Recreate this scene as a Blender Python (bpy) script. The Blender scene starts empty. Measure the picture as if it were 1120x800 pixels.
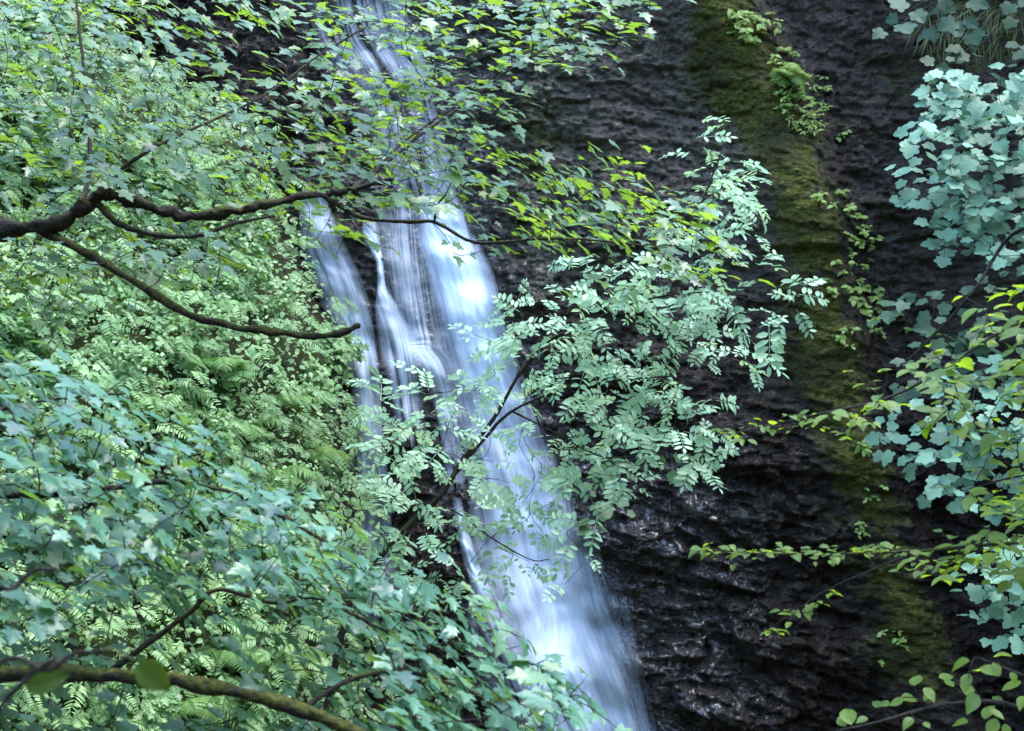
import bpy, math, random
import numpy as np
from mathutils import Vector

rng = np.random.default_rng(11)
random.seed(5)
scene = bpy.context.scene
COL = scene.collection
K = math.tan(math.radians(18)) / 560.0          # half frame = 560 units at 18 degrees

def at(px, py, d):
    return np.array([(px - 560) * K * d, d, (400 - py) * K * d])

def sstep(a, b, x):
    t = np.clip((x - a) / (b - a), 0, 1)
    return t * t * (3 - 2 * t)

# ------------------------------------------------------------------ noise
def _hash(ix, iy, seed):
    h = (ix.astype(np.int64) * 374761393 + iy.astype(np.int64) * 668265263 + seed * 1274126177) & 0xFFFFFFFF
    h = ((h ^ (h >> 13)) * 1274126177) & 0xFFFFFFFF
    return ((h ^ (h >> 16)) & 0xFFFF) / 65535.0

def vnoise(x, y, seed=0):
    ix = np.floor(x); iy = np.floor(y)
    fx = x - ix; fy = y - iy
    fx = fx * fx * fx * (fx * (fx * 6 - 15) + 10); fy = fy * fy * fy * (fy * (fy * 6 - 15) + 10)
    a = _hash(ix, iy, seed); b = _hash(ix + 1, iy, seed)
    c = _hash(ix, iy + 1, seed); d = _hash(ix + 1, iy + 1, seed)
    return (a + (b - a) * fx) * (1 - fy) + (c + (d - c) * fx) * fy - 0.5

def fbm(x, y, seed=0, octv=4):
    s = 0; a = 1.0
    for k in range(octv):
        s = s + a * vnoise(x * 2 ** k + 17.3 * k, y * 2 ** k - 9.1 * k, seed + k)
        a *= 0.5
    return s

# ------------------------------------------------------------------ cliff shape
D0 = 20.0
def W(px): return (px - 560) * K * D0
def H(py): return (400 - py) * K * D0

_rib = [(750, -90), (800, 0), (832, 70), (862, 150), (884, 250), (900, 350), (914, 430), (938, 520), (962, 600), (985, 700), (1010, 800), (1030, 900)]
_rz = np.array([H(p[1]) for p in _rib])[::-1]; _rx = np.array([W(p[0]) for p in _rib])[::-1]
def rib_x(z): return np.interp(z, _rz, _rx)
_fall = [(440, -100), (440, 0), (455, 100), (470, 200), (490, 300), (520, 400), (560, 520), (590, 620), (630, 720), (660, 820), (690, 920)]
_fz = np.array([H(p[1]) for p in _fall])[::-1]; _fx = np.array([W(p[0]) for p in _fall])[::-1]
def fall_x(z): return np.interp(z, _fz, _fx)

def gau(x, z, px, py, sx, sz):
    return np.exp(-((x - W(px)) / sx) ** 2 - ((z - H(py)) / sz) ** 2)

def bank_y(x, z):
    n = 0.9 * fbm(x * 0.55, z * 0.6, 40, 4)
    edge = -2.55 + 0.25 * vnoise(z * 0.8, z * 0 + 3.0, 44) + np.where(z > 0, -0.30 * z, 0.02 * z)
    t = x - edge
    y = np.where(t < 0, 17.9 + 0.95 * t, 17.9 + 5.0 * t) + 0.55 * z + n
    # the bank pulls back up high on the left where bare rock shows
    y = y + 2.2 * sstep(2.6, 4.2, z) * sstep(-6.5, -4.6, x)
    return np.clip(y + 0.14 * fbm(x * 2.8, z * 2.8, 47, 4), -28, 60)

def strata(x, z, fz, fx, seed):
    tz = z * fz + 0.22 * x * fz + 0.9 * fbm(x * 1.1, z * 0.9, seed, 4) * fz * 0.35
    L = np.floor(tz); fr = tz - L
    off = _hash(L, L * 0 + 3, seed)
    cx = x * fx * (0.7 + 0.6 * off) + off * 13 + 0.8 * vnoise(x * 1.7, z * 1.7, seed + 9)
    C = np.floor(cx); fc = cx - C
    blk = _hash(C, L, seed + 5)
    edge = sstep(0, 0.12, fc) * sstep(1, 0.88, fc) * sstep(0, 0.22, fr) * sstep(1, 0.8, fr)
    return (blk * 0.8 + 0.25 * (1 - fr)) * (0.45 + 0.55 * edge)

def chunks(x, z, f, seed, tilt=0.7):
    x = x * f + 0.5 * vnoise(x * 2.3, z * 2.3, seed + 3); z = z * f * 1.9 + 0.22 * x
    ix = np.floor(x); iz = np.floor(z); best = np.full(np.shape(x), 9.0); val = np.zeros(np.shape(x))
    for a in (-1, 0, 1):
        for b in (-1, 0, 1):
            cx = ix + a; cz = iz + b
            dx = x - cx - 0.15 - 0.7 * _hash(cx, cz, seed); dz = z - cz - 0.15 - 0.7 * _hash(cx, cz, seed + 1)
            d = dx * dx + dz * dz; h = _hash(cx, cz, seed + 2)
            v = h + tilt * (dx * (_hash(cx, cz, seed + 4) - 0.5) + dz * (0.35 - _hash(cx, cz, seed + 5))) - 0.35 * d
            m = d < best; best = np.where(m, d, best); val = np.where(m, v, val)
    return val

def cliff_coarse(x, z):
    y = D0 + 0.12 * z + 0.5 * fbm(x * 0.3, z * 0.22, 3, 3)
    rx = rib_x(z)
    y = y - 0.75 * np.exp(-((x - rx) / 0.55) ** 2) * (0.8 + 0.3 * fbm(z * 0.5, x * 0.2, 8, 2))
    # recess right of the rib, deep low down
    y = y + (0.35 + 0.6 * sstep(-0.3, -2.2, z)) * sstep(0.35, 1.0, x - rx) * sstep(2.6, 1.4, x - rx)
    y = y - 2.6 * sstep(5.0, 7.4, x) - 1.2 * sstep(7, 12, x)
    # overhanging ledge on the right half
    zl = -1.35 - 0.10 * (x - 2.0) - 0.12 * np.sin(x * 1.3)
    y = y - 0.14 * sstep(zl - 0.05, zl + 0.15, z) * sstep(1.2, 2.4, x) * sstep(zl + 2.6, zl + 0.6, z)
    zl2 = 1.2 + 0.15 * np.sin(x * 1.1) + 0.1 * x
    y = y - 0.16 * sstep(zl2 - 0.04, zl2 + 0.1, z) * sstep(0.4, 1.4, x) * sstep(zl2 + 2, zl2 + 0.4, z)
    # gully of the fall, its steps
    fx = fall_x(z)
    y = y + 0.25 * np.exp(-((x - fx) / 0.9) ** 2)
    y = y - 0.32 * gau(x, z, 462, 400, 0.34, 0.26) - 0.40 * gau(x, z, 592, 750, 0.45, 0.40)
    y = y - 0.30 * gau(x, z, 545, 690, 0.40, 0.6) - 0.25 * gau(x, z, 430, 480, 0.35, 0.8)
    y = y - 0.22 * gau(x, z, 410, 300, 0.25, 0.6) - 0.3 * gau(x, z, 355, 250, 0.3, 0.3)
    return y

def cliff_y(x, z):
    y = cliff_coarse(x, z)
    rx = rib_x(z); fx = fall_x(z)
    damp = 1 - 0.75 * np.exp(-((x - rx) / 0.6) ** 2)
    damp = damp * (1 - 0.45 * np.exp(-((x - fx) / 0.7) ** 2))
    low = sstep(0.5, -1.5, z) * sstep(0.5, 1.5, x)
    am = damp * (0.5 + 0.75 * low)
    y = y - am * (0.26 * strata(x, z, 1.3, 0.7, 11) + 0.16 * strata(x, z, 3.1, 1.7, 23) + 0.10 * strata(x, z, 7.0, 4.0, 37))
    y = y - 0.10 * fbm(x * 1.6, z * 2.6, 71, 5)
    rough = 0.35 + 0.65 * damp
    y = y - rough * (0.10 * chunks(x, z, 1.9, 301) + 0.07 * chunks(x, z, 5.0, 311, 1.2) + 0.045 * chunks(x, z, 11.0, 321, 1.6))
    y = y - 0.02 * fbm(x * 8, z * 9, 81, 3)
    return y + 0.42

def surf_y(x, z):
    return np.minimum(cliff_y(x, z), bank_y(x, z))

_lx = np.linspace(-10, 10, 700); _lz = np.linspace(-8.5, 8.5, 600)
_LX, _LZ = np.meshgrid(_lx, _lz)
_CL = cliff_y(_LX, _LZ); _SF = np.minimum(_CL, bank_y(_LX, _LZ)); _SM = _CL.copy()
for _ in range(5):
    _SM[1:-1] = (_SM[:-2] + _SM[1:-1] + _SM[2:]) / 3; _SM[:, 1:-1] = (_SM[:, :-2] + _SM[:, 1:-1] + _SM[:, 2:]) / 3
_SM = np.minimum(_SM, _CL + 0.06)
def table(T):
    def f(x, z):
        u = np.clip((x + 10) / 20 * 699, 0, 698.99); v = np.clip((z + 8.5) / 17 * 599, 0, 598.99)
        i = u.astype(int); j = v.astype(int); a = u - i; b = v - j
        return (T[j, i] * (1 - a) + T[j, i + 1] * a) * (1 - b) + (T[j + 1, i] * (1 - a) + T[j + 1, i + 1] * a) * b
    return f
surf_t = table(_SF); smooth_cliff = table(_SM)

def hit(px, py, fn=None, d0=7.0, d1=34.0, step=0.06):
    fn = fn or surf_t
    px = np.atleast_1d(np.asarray(px, float)); py = np.atleast_1d(np.asarray(py, float))
    ds = np.arange(d0, d1, step)
    X = (px[:, None] - 560) * K * ds; Z = (400 - py[:, None]) * K * ds
    inside = ds >= fn(X, Z)
    i = np.argmax(inside, axis=1)
    d = ds[i]
    return np.stack([(px - 560) * K * d, d, (400 - py) * K * d], 1)

def ground_z(x, y):
    z = -1.75 - 0.31 * np.clip(y, 0, 23)
    z = z + np.clip(0.75 * (-2.5 - y), 0, 13) + np.clip(0.7 * (x - 8.5), 0, 12) + np.clip(0.5 * (-9 - x), 0, 12)  # unseen slopes behind and beside the camera, added to block low skylight
    return z + 0.35 * fbm(x * 0.5, y * 0.5, 90, 4)

# ------------------------------------------------------------------ mesh helpers
class MB:
    def __init__(s): s.v = []; s.t = []; s.m = []; s.tone = []; s.n = 0
    def add(s, V, T, mat=0, tone=0.5):
        V = np.asarray(V, float).reshape(-1, 3); T = np.asarray(T, np.int64).reshape(-1, 3)
        s.v.append(V); s.t.append(T + s.n); s.m.append(np.full(len(T), mat, np.int32))
        tn = np.asarray(tone, float)
        s.tone.append(np.full(len(V), float(tn)) if tn.ndim == 0 else tn)
        s.n += len(V)
    def build(s, name, mats, parent=None, origin=(0, 0, 0), smooth=True):
        V = np.concatenate(s.v) - np.asarray(origin, float); T = np.concatenate(s.t); M = np.concatenate(s.m); TN = np.concatenate(s.tone)
        me = bpy.data.meshes.new(name)
        me.vertices.add(len(V)); me.vertices.foreach_set('co', V.astype(np.float32).ravel())
        me.loops.add(len(T) * 3); me.loops.foreach_set('vertex_index', T.astype(np.int32).ravel())
        me.polygons.add(len(T)); me.polygons.foreach_set('loop_start', np.arange(0, len(T) * 3, 3, dtype=np.int32))
        me.polygons.foreach_set('material_index', M)
        me.polygons.foreach_set('use_smooth', np.full(len(T), smooth))
        a = me.attributes.new('tone', 'FLOAT', 'POINT'); a.data.foreach_set('value', TN.astype(np.float32))
        for m in mats: me.materials.append(m)
        me.update(calc_edges=True); me.validate()
        ob = bpy.data.objects.new(name, me); COL.objects.link(ob)
        if parent: ob.parent = parent
        return ob

def tag(o, label=None, cat=None, group=None, kind=None):
    if label: o['label'] = label
    if cat: o['category'] = cat
    if group: o['group'] = group
    if kind: o['kind'] = kind
    return o

def empty(name, loc, label, cat, group=None, kind=None):
    o = bpy.data.objects.new(name, None); COL.objects.link(o)
    o.location = tuple(float(c) for c in loc); o.empty_display_size = 0.3
    return tag(o, label, cat, group, kind)

def spline(P, n):
    P = np.asarray(P, float)
    if len(P) < 3:
        t = np.linspace(0, 1, n)[:, None]; return P[0] * (1 - t) + P[-1] * t
    Q = np.vstack([2 * P[0] - P[1], P, 2 * P[-1] - P[-2]])
    out = []
    ts = np.linspace(0, len(P) - 1 - 1e-6, n)
    for t in ts:
        i = int(t); f = t - i
        p0, p1, p2, p3 = Q[i], Q[i + 1], Q[i + 2], Q[i + 3]
        out.append(0.5 * ((2 * p1) + (-p0 + p2) * f + (2 * p0 - 5 * p1 + 4 * p2 - p3) * f * f + (-p0 + 3 * p1 - 3 * p2 + p3) * f ** 3))
    return np.array(out)

def tube(mb, P, R, sides=6, mat=0, cap=True, rough=0.0):
    P = np.asarray(P, float); n = len(P); R = np.broadcast_to(np.asarray(R, float), (n,))
    T = np.gradient(P, axis=0); T /= np.linalg.norm(T, axis=1)[:, None] + 1e-9
    ref = np.array([0.31, 0.2, 0.93])
    A = np.cross(T, ref); A /= np.linalg.norm(A, axis=1)[:, None] + 1e-9
    B = np.cross(T, A)
    ang = np.linspace(0, 2 * math.pi, sides, endpoint=False)
    rr = R[:, None] * np.ones(sides)
    if rough: rr = rr * (1 + rough * rng.standard_normal((n, sides)) * 0.6 + rough * np.sin(np.arange(n) * 0.9)[:, None])
    V = P[:, None, :] + rr[..., None] * (A[:, None, :] * np.cos(ang)[None, :, None] + B[:, None, :] * np.sin(ang)[None, :, None])
    V = V.reshape(-1, 3); F = []
    i = np.arange(n - 1)[:, None] * sides; j = np.arange(sides)[None, :]; j2 = (j + 1) % sides
    a = (i + j).ravel(); b = (i + j2).ravel(); c = (i + sides + j2).ravel(); d = (i + sides + j).ravel()
    F = np.concatenate([np.stack([a, b, c], 1), np.stack([a, c, d], 1)])
    if cap:
        V = np.vstack([V, P[-1:] + T[-1:] * R[-1] * 0.6]); e = len(V) - 1; o = (n - 1) * sides
        F = np.vstack([F, [[o + q, o + (q + 1) % sides, e] for q in range(sides)]])
    mb.add(V, F, mat, 0.5)

# ------------------------------------------------------------------ leaf templates: x = length, y = width, z = up
def fan_leaf(half, mid, cup=0.22, droop=0.22):
    h = np.array(half, float)
    pts = [(mid, 0.0)] + [tuple(p) for p in h] + [(p[0], -p[1]) for p in h[1:-1]]
    pts = np.array(pts); n = len(h)
    F = []
    right = list(range(1, n + 1)); left = [1] + list(range(n + 1, n + 1 + n - 2)) + [n]
    for i in range(n - 1): F.append((0, right[i + 1], right[i]))
    for i in range(n - 1): F.append((0, left[i], left[i + 1]))
    z = cup * np.abs(pts[:, 1]) - droop * pts[:, 0] ** 2 - 0.55 * cup * np.maximum(np.abs(pts[:, 1]) - 0.28, 0) * 2
    return np.column_stack([pts, z]), np.array(F)
MAPLE = fan_leaf([(0, 0), (-0.07, 0.16), (0.04, 0.43), (0.14, 0.36), (0.24, 0.27), (0.38, 0.44), (0.54, 0.53), (0.57, 0.36), (0.58, 0.20), (0.76, 0.22), (0.86, 0.1), (1, 0)], 0.3, 0.2, 0.2)
MAPLE_R = fan_leaf([(0, 0), (-0.10, 0.18), (-0.04, 0.44), (0.12, 0.48), (0.22, 0.40), (0.36, 0.55), (0.55, 0.56), (0.62, 0.42), (0.64, 0.31), (0.80, 0.28), (0.92, 0.13), (1, 0)], 0.32, 0.16, 0.2)
OVATE = fan_leaf([(0, 0), (0.10, 0.17), (0.3, 0.31), (0.5, 0.33), (0.7, 0.26), (0.87, 0.12), (1, 0)], 0.45, 0.25, 0.25)
LENS = fan_leaf([(0, 0), (0.25, 0.15), (0.6, 0.17), (1, 0)], 0.45, 0.2, 0.2)

def combine(parts):
    V = []; F = []; n = 0
    for v, f in parts: V.append(v); F.append(f + n); n += len(v)
    return np.vstack(V), np.vstack(F)

def placed(tpl, pos, ang, size, wid=1.0, roll=0.0, pitch=0.0):
    v = tpl[0].copy() * np.array([size, size * wid, size])
    c, s = math.cos(roll), math.sin(roll); v = v @ np.array([[1, 0, 0], [0, c, -s], [0, s, c]]).T
    c, s = math.cos(pitch), math.sin(pitch); v = v @ np.array([[c, 0, s], [0, 1, 0], [-s, 0, c]]).T
    c, s = math.cos(ang), math.sin(ang); v = v @ np.array([[c, -s, 0], [s, c, 0], [0, 0, 1]]).T
    return v + np.array(pos), tpl[1]

LEAFLET = (np.array([(0, 0, 0), (0.3, 0.16, 0.02), (0.72, 0.15, 0.0), (1, 0, -0.08), (0.72, -0.15, 0.0), (0.3, -0.16, 0.02), (0.5, 0, -0.02)], float),
           np.array([(6, 1, 0), (6, 2, 1), (6, 3, 2), (6, 4, 3), (6, 5, 4), (6, 0, 5)]))
def rowan_tpl(seed):
    r = random.Random(seed); parts = []
    for i in range(5):
        if r.random() < 0.08: continue
        x = 0.2 + 0.165 * i; z = -0.28 * x * x
        sz = r.uniform(0.9, 1.1) * 0.33 * (0.8 + 0.25 * math.sin(math.pi * (i + 1) / 6))
        for s in (-1, 1):
            parts.append(placed(LEAFLET, (x, 0.012 * s, z), s * math.radians(r.uniform(58, 72)), sz, 1.35, r.uniform(-.5, .5), r.uniform(-0.15, 0.4)))
    parts.append(placed(LEAFLET, (0.95, 0, -0.26), 0, 0.27, 1.15, 0, 0.35))
    st = np.array([(0, .008, 0), (0, -.008, 0), (0.5, .006, -0.07), (0.5, -.006, -0.07), (0.97, .004, -.26), (0.97, -.004, -.26)])
    parts.append((st, np.array([(0, 1, 2), (1, 3, 2), (2, 3, 4), (3, 5, 4)])))
    return combine(parts)
ROWAN = [rowan_tpl(s) for s in range(9)]

def frond_tpl(seed, arch=0.55, npin=17):
    r = random.Random(seed); parts = []
    def rach(t): return np.array([t * (1 - 0.12 * t), 0, 0.62 * t - arch * 1.5 * t * t])
    for i in range(npin):
        t = 0.10 + 0.88 * i / (npin - 1)
        w = 0.30 * math.sin(math.pi * min(1, 0.16 + 0.84 * t) ** 0.9) * (1 if t > .15 else .8) + 0.02
        p = rach(t); dz = rach(t + .02) - rach(t - .02)
        pit = -math.atan2(dz[2], dz[0])
        for s in (-1, 1):
            sub = []
            sub.append(placed(LENS, (0, 0, 0), 0, 1, 0.42))
            for q in range(5):
                for s2 in (-1, 1):
                    sub.append(placed(LENS, (0.12 + 0.17 * q, 0, 0), s2 * 1.0, 0.20 * (1 - 0.14 * q), 1.2))
            pv, pf = combine(sub)
            v, f = placed((pv, pf), (0, 0, 0), s * math.radians(r.uniform(66, 78)), w, 1, 0, r.uniform(0.05, 0.35))
            c, sn = math.cos(pit), math.sin(pit)
            v = v @ np.array([[c, 0, sn], [0, 1, 0], [-sn, 0, c]]).T
            parts.append((v + p, f))
    ts = np.linspace(0, 1, 9); st = np.array([rach(t) for t in ts]); w = 0.009 * (1 - 0.8 * ts)
    V = np.vstack([st + np.column_stack([0 * ts, w, 0 * ts]), st - np.column_stack([0 * ts, w, 0 * ts])])
    F = []
    for i in range(8): F += [(i, i + 1, 9 + i), (i + 1, 10 + i, 9 + i)]
    parts.append((V, np.array(F)))
    return combine(parts)
def light_frond(seed):
    r = random.Random(seed); parts = []
    for i in range(13):
        t = 0.08 + 0.9 * i / 12; w = 0.27 * math.sin(math.pi * (0.15 + 0.85 * t) ** 0.9) + 0.02
        for sg in (-1, 1):
            v, f = placed(LEAFLET, (t, 0, 0.35 * t - 0.6 * t * t), sg * math.radians(r.uniform(64, 78)), w, 0.75, 0, r.uniform(0.0, 0.4))
            parts.append((v, f))
    return combine(parts)
LFROND = [light_frond(s) for s in range(4)]
FROND = [frond_tpl(s, 0.45 + 0.12 * s) for s in range(3)]

def unit(v): return v / (np.linalg.norm(v, axis=-1, keepdims=True) + 1e-9)

def put_leaves(mb, tpls, pos, dirn, nor, size, tone, mat=0, widvar=0.15):
    """instances of leaf templates merged in one mesh"""
    if not isinstance(tpls, list): tpls = [tpls]
    pos = np.asarray(pos); N = len(pos)
    if not N: return
    n = unit(np.asarray(nor)); x = np.asarray(dirn) - n * np.sum(np.asarray(dirn) * n, 1)[:, None]
    x = unit(x); y = np.cross(n, x)
    which = rng.integers(0, len(tpls), N)
    for k, (V, F) in enumerate(tpls):
        I = np.where(which == k)[0]
        if not len(I): continue
        s = np.asarray(size)[I]; m = len(I)
        wv = 1 + widvar * rng.uniform(-1, 1, m); zv = rng.uniform(0.3, 1.7, m)
        P = (pos[I][:, None, :] + x[I][:, None, :] * (V[None, :, 0, None] * s[:, None, None])
             + y[I][:, None, :] * (V[None, :, 1, None] * (s * wv)[:, None, None])
             + n[I][:, None, :] * (V[None, :, 2, None] * (s * zv)[:, None, None]))
        T = F[None] + (np.arange(m) * len(V))[:, None, None]
        mb.add(P.reshape(-1, 3), T.reshape(-1, 3), mat, np.repeat(np.asarray(tone)[I], len(V)))

# ------------------------------------------------------------------ growth of twigs from branches to tips
def grow(skel, tips, seg=0.10, lift=0.06):
    nodes = [np.asarray(p) for P in skel for p in P]
    N = np.array(nodes); dirs = np.vstack([np.gradient(np.asarray(P, float), axis=0) for P in skel]); dirs = unit(dirs)
    tips = np.asarray(tips)
    d = np.array([np.min(np.linalg.norm(N - t, axis=1)) for t in tips])
    out = []
    for t in tips[np.argsort(d)]:
        v = t - N; dist = np.linalg.norm(v, axis=1)
        cosang = np.sum(v * dirs, 1) / (dist + 1e-6)
        score = dist * (1.25 - 0.35 * cosang)
        j = int(np.argmin(score)); D = dist[j]
        n = max(3, int(D / seg) + 1)
        ctrl = N[j] + dirs[j] * 0.35 * D + np.array([0, 0, lift * D]) + rng.normal(0, 0.06 * D, 3)
        u = np.linspace(0, 1, n + 1)[:, None]
        P = (1 - u) ** 2 * N[j] + 2 * u * (1 - u) * ctrl + u * u * t
        out.append(P)
        N = np.vstack([N, P[1:]]); dirs = np.vstack([dirs, unit(np.gradient(P, axis=0))[1:]])
    return out

def dens_tips(rows, per, drange, dfun=None, cell=40):
    """rows: {row: (first col, digits)} -> pixel samples"""
    out = []
    for r, (c0, s) in rows.items():
        for i, ch in enumerate(s):
            w = int(ch) * per
            n = int(w) + (rng.random() < w - int(w))
            for _ in range(n):
                px = (c0 + i + rng.random()) * cell; py = (r + rng.random()) * cell
                d = rng.uniform(*drange) if dfun is None else dfun(px, py)
                out.append((px, py, d))
    return out

def spray_leaves(mb, twigs, tpls, size, nfun, pitch_along=0.09, maxlen=0.5, petiole=0.35, jit=0.25, mat=0, tonefun=None, spread=0.85, twig_mat=1, twig_r=(0.0016, 0.0035), opposite=True, twig_sides=4):
    pos = []; dr = []; no = []; sz = []; tn = []
    for P in twigs:
        seglen = np.linalg.norm(np.diff(P, axis=0), axis=1); L = seglen.sum()
        cum = np.concatenate([[0], np.cumsum(seglen)])
        tube(mb, P, np.linspace(min(twig_r[1] * (0.6 + L), twig_r[1] * 2.2), twig_r[0], len(P)), twig_sides, twig_mat)
        n0 = unit(nfun(P[-1])[None] + rng.normal(0, jit * 0.8, (1, 3)))[0]
        base_tone = rng.uniform(0, 1)
        s0 = max(0.0, L - maxlen); k = 0
        marks = list(np.arange(L, s0 + 1e-6, -pitch_along))
        for si, s in enumerate(marks):
            p = np.array([np.interp(s, cum, P[:, q]) for q in range(3)])
            i = min(len(P) - 2, int(np.searchsorted(cum, s, 'right') - 1)); t = unit((P[i + 1] - P[i])[None])[0]
            side = np.cross(n0, t); side /= np.linalg.norm(side) + 1e-6
            for sg in ((0,) if si == 0 else ((-1, 1) if opposite else ((-1) ** si,))):
                if sg != 0 and rng.random() < 0.12: continue
                d = unit((t * (1 if sg == 0 else (1.25 - spread)) + side * sg * spread + rng.normal(0, 0.18, 3))[None])[0]
                z = size * rng.uniform(0.6, 1.2) * (0.85 if si == 0 else 1)
                q = p + d * z * petiole * rng.uniform(.6, 1.3)
                n = n0 + rng.normal(0, jit * 0.75, 3)
                pos.append(q); dr.append(d); no.append(n); sz.append(z)
                tn.append(np.clip(0.55 * base_tone + 0.5 * rng.random() - 0.02 + (tonefun(q) if tonefun else 0), 0, 1))
                if petiole > 0.2:
                    tube(mb, [p, q], 0.0011, 3, twig_mat, False)
    put_leaves(mb, tpls, pos, dr, no, sz, tn, mat)
    return len(pos)

# ------------------------------------------------------------------ materials
def newmat(name):
    m = bpy.data.materials.new(name); m.use_nodes = True
    nt = m.node_tree; nt.nodes.clear()
    return m, nt
def nd(nt, typ, **kw):
    n = nt.nodes.new(typ)
    for k, v in kw.items():
        if hasattr(n, k): setattr(n, k, v)
        else: n.inputs[k.replace('_', ' ')].default_value = v
    return n
def lk(nt, a, b): nt.links.new(a, b)
def ramp(nt, fac, stops, interp='LINEAR'):
    r = nt.nodes.new('ShaderNodeValToRGB'); r.color_ramp.interpolation = interp
    e = r.color_ramp.elements
    while len(e) < len(stops): e.new(0.5)
    for el, (p, c) in zip(e, stops): el.position = p; el.color = (*c, 1) if len(c) == 3 else c
    lk(nt, fac, r.inputs[0]); return r.outputs[0]
def math_(nt, op, a, b=None, c=None, clamp=False):
    n = nt.nodes.new('ShaderNodeMath'); n.operation = op; n.use_clamp = clamp
    for i, v in enumerate((a, b, c)):
        if v is None: continue
        if isinstance(v, (int, float)): n.inputs[i].default_value = v
        else: lk(nt, v, n.inputs[i])
    return n.outputs[0]
def mixc(nt, f, a, b):
    n = nt.nodes.new('ShaderNodeMix'); n.data_type = 'RGBA'
    for sock, v in ((n.inputs[0], f), (n.inputs[6], a), (n.inputs[7], b)):
        if isinstance(v, (int, float)): sock.default_value = v
        elif isinstance(v, tuple): sock.default_value = (*v, 1)
        else: lk(nt, v, sock)
    return n.outputs[2]

def leaf_mat(name, cols, trans, tw=0.4, rough=0.36, spec=0.5, scale=60, coat=0.0):
    m, nt = newmat(name)
    out = nd(nt, 'ShaderNodeOutputMaterial')
    at_ = nd(nt, 'ShaderNodeAttribute', attribute_name='tone')
    tc = nd(nt, 'ShaderNodeTexCoord')
    nz = nd(nt, 'ShaderNodeTexNoise'); nz.inputs['Scale'].default_value = scale; nz.inputs['Detail'].default_value = 3
    lk(nt, tc.outputs['Object'], nz.inputs['Vector'])
    f = math_(nt, 'ADD', at_.outputs['Fac'], math_(nt, 'MULTIPLY', math_(nt, 'SUBTRACT', nz.outputs[0], 0.5), 0.5), clamp=True)
    k = len(cols)
    c = ramp(nt, f, [(i / (k - 1), q) for i, q in enumerate(cols)])
    p = nd(nt, 'ShaderNodeBsdfPrincipled'); lk(nt, c, p.inputs['Base Color'])
    p.inputs['Specular IOR Level'].default_value = spec
    p.inputs['Coat Weight'].default_value = coat; p.inputs['Coat Roughness'].default_value = 0.28
    rr = math_(nt, 'ADD', rough - 0.1, math_(nt, 'MULTIPLY', nz.outputs[0], 0.2)); lk(nt, rr, p.inputs['Roughness'])
    bp = nd(nt, 'ShaderNodeBump'); bp.inputs['Strength'].default_value = 0.25; bp.inputs['Distance'].default_value = 0.01
    lk(nt, nz.outputs[0], bp.inputs['Height']); lk(nt, bp.outputs[0], p.inputs['Normal'])
    t = nd(nt, 'ShaderNodeBsdfTranslucent')
    lk(nt, ramp(nt, f, [(i / (len(trans) - 1), q) for i, q in enumerate(trans)]), t.inputs['Color'])
    mx = nd(nt, 'ShaderNodeMixShader'); mx.inputs[0].default_value = tw
    lk(nt, p.outputs[0], mx.inputs[1]); lk(nt, t.outputs[0], mx.inputs[2]); lk(nt, mx.outputs[0], out.inputs[0])
    return m

def bark_mat(name, dark, light, moss=0.0):
    m, nt = newmat(name); out = nd(nt, 'ShaderNodeOutputMaterial'); p = nd(nt, 'ShaderNodeBsdfPrincipled')
    tc = nd(nt, 'ShaderNodeTexCoord'); ge = nd(nt, 'ShaderNodeNewGeometry')
    n1 = nd(nt, 'ShaderNodeTexNoise'); n1.inputs['Scale'].default_value = 45; n1.inputs['Detail'].default_value = 6
    n2 = nd(nt, 'ShaderNodeTexNoise'); n2.inputs['Scale'].default_value = 7; n2.inputs['Detail'].default_value = 4
    lk(nt, tc.outputs['Object'], n1.inputs['Vector']); lk(nt, tc.outputs['Object'], n2.inputs['Vector'])
    c = ramp(nt, n1.outputs[0], [(0.3, dark), (0.7, light)])
    sx = nd(nt, 'ShaderNodeSeparateXYZ'); lk(nt, ge.outputs['Normal'], sx.inputs[0])
    f = math_(nt, 'ADD', math_(nt, 'MULTIPLY', sx.outputs[2], 0.5), math_(nt, 'MULTIPLY_ADD', n2.outputs[0], 2.4, -1.5 + moss))
    f = math_(nt, 'MULTIPLY', f, 1.6, clamp=True)
    c = mixc(nt, f, c, ramp(nt, n1.outputs[0], [(0.3, (0.010, 0.012, 0.001)), (0.7, (0.060, 0.064, 0.005))]))
    lk(nt, c, p.inputs['Base Color']); p.inputs['Roughness'].default_value = 0.8; p.inputs['Specular IOR Level'].default_value = 0.2
    bp = nd(nt, 'ShaderNodeBump'); bp.inputs['Strength'].default_value = 0.8; bp.inputs['Distance'].default_value = 0.02
    lk(nt, n1.outputs[0], bp.inputs['Height']); lk(nt, bp.outputs[0], p.inputs['Normal'])
    lk(nt, p.outputs[0], out.inputs[0]); return m

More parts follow.
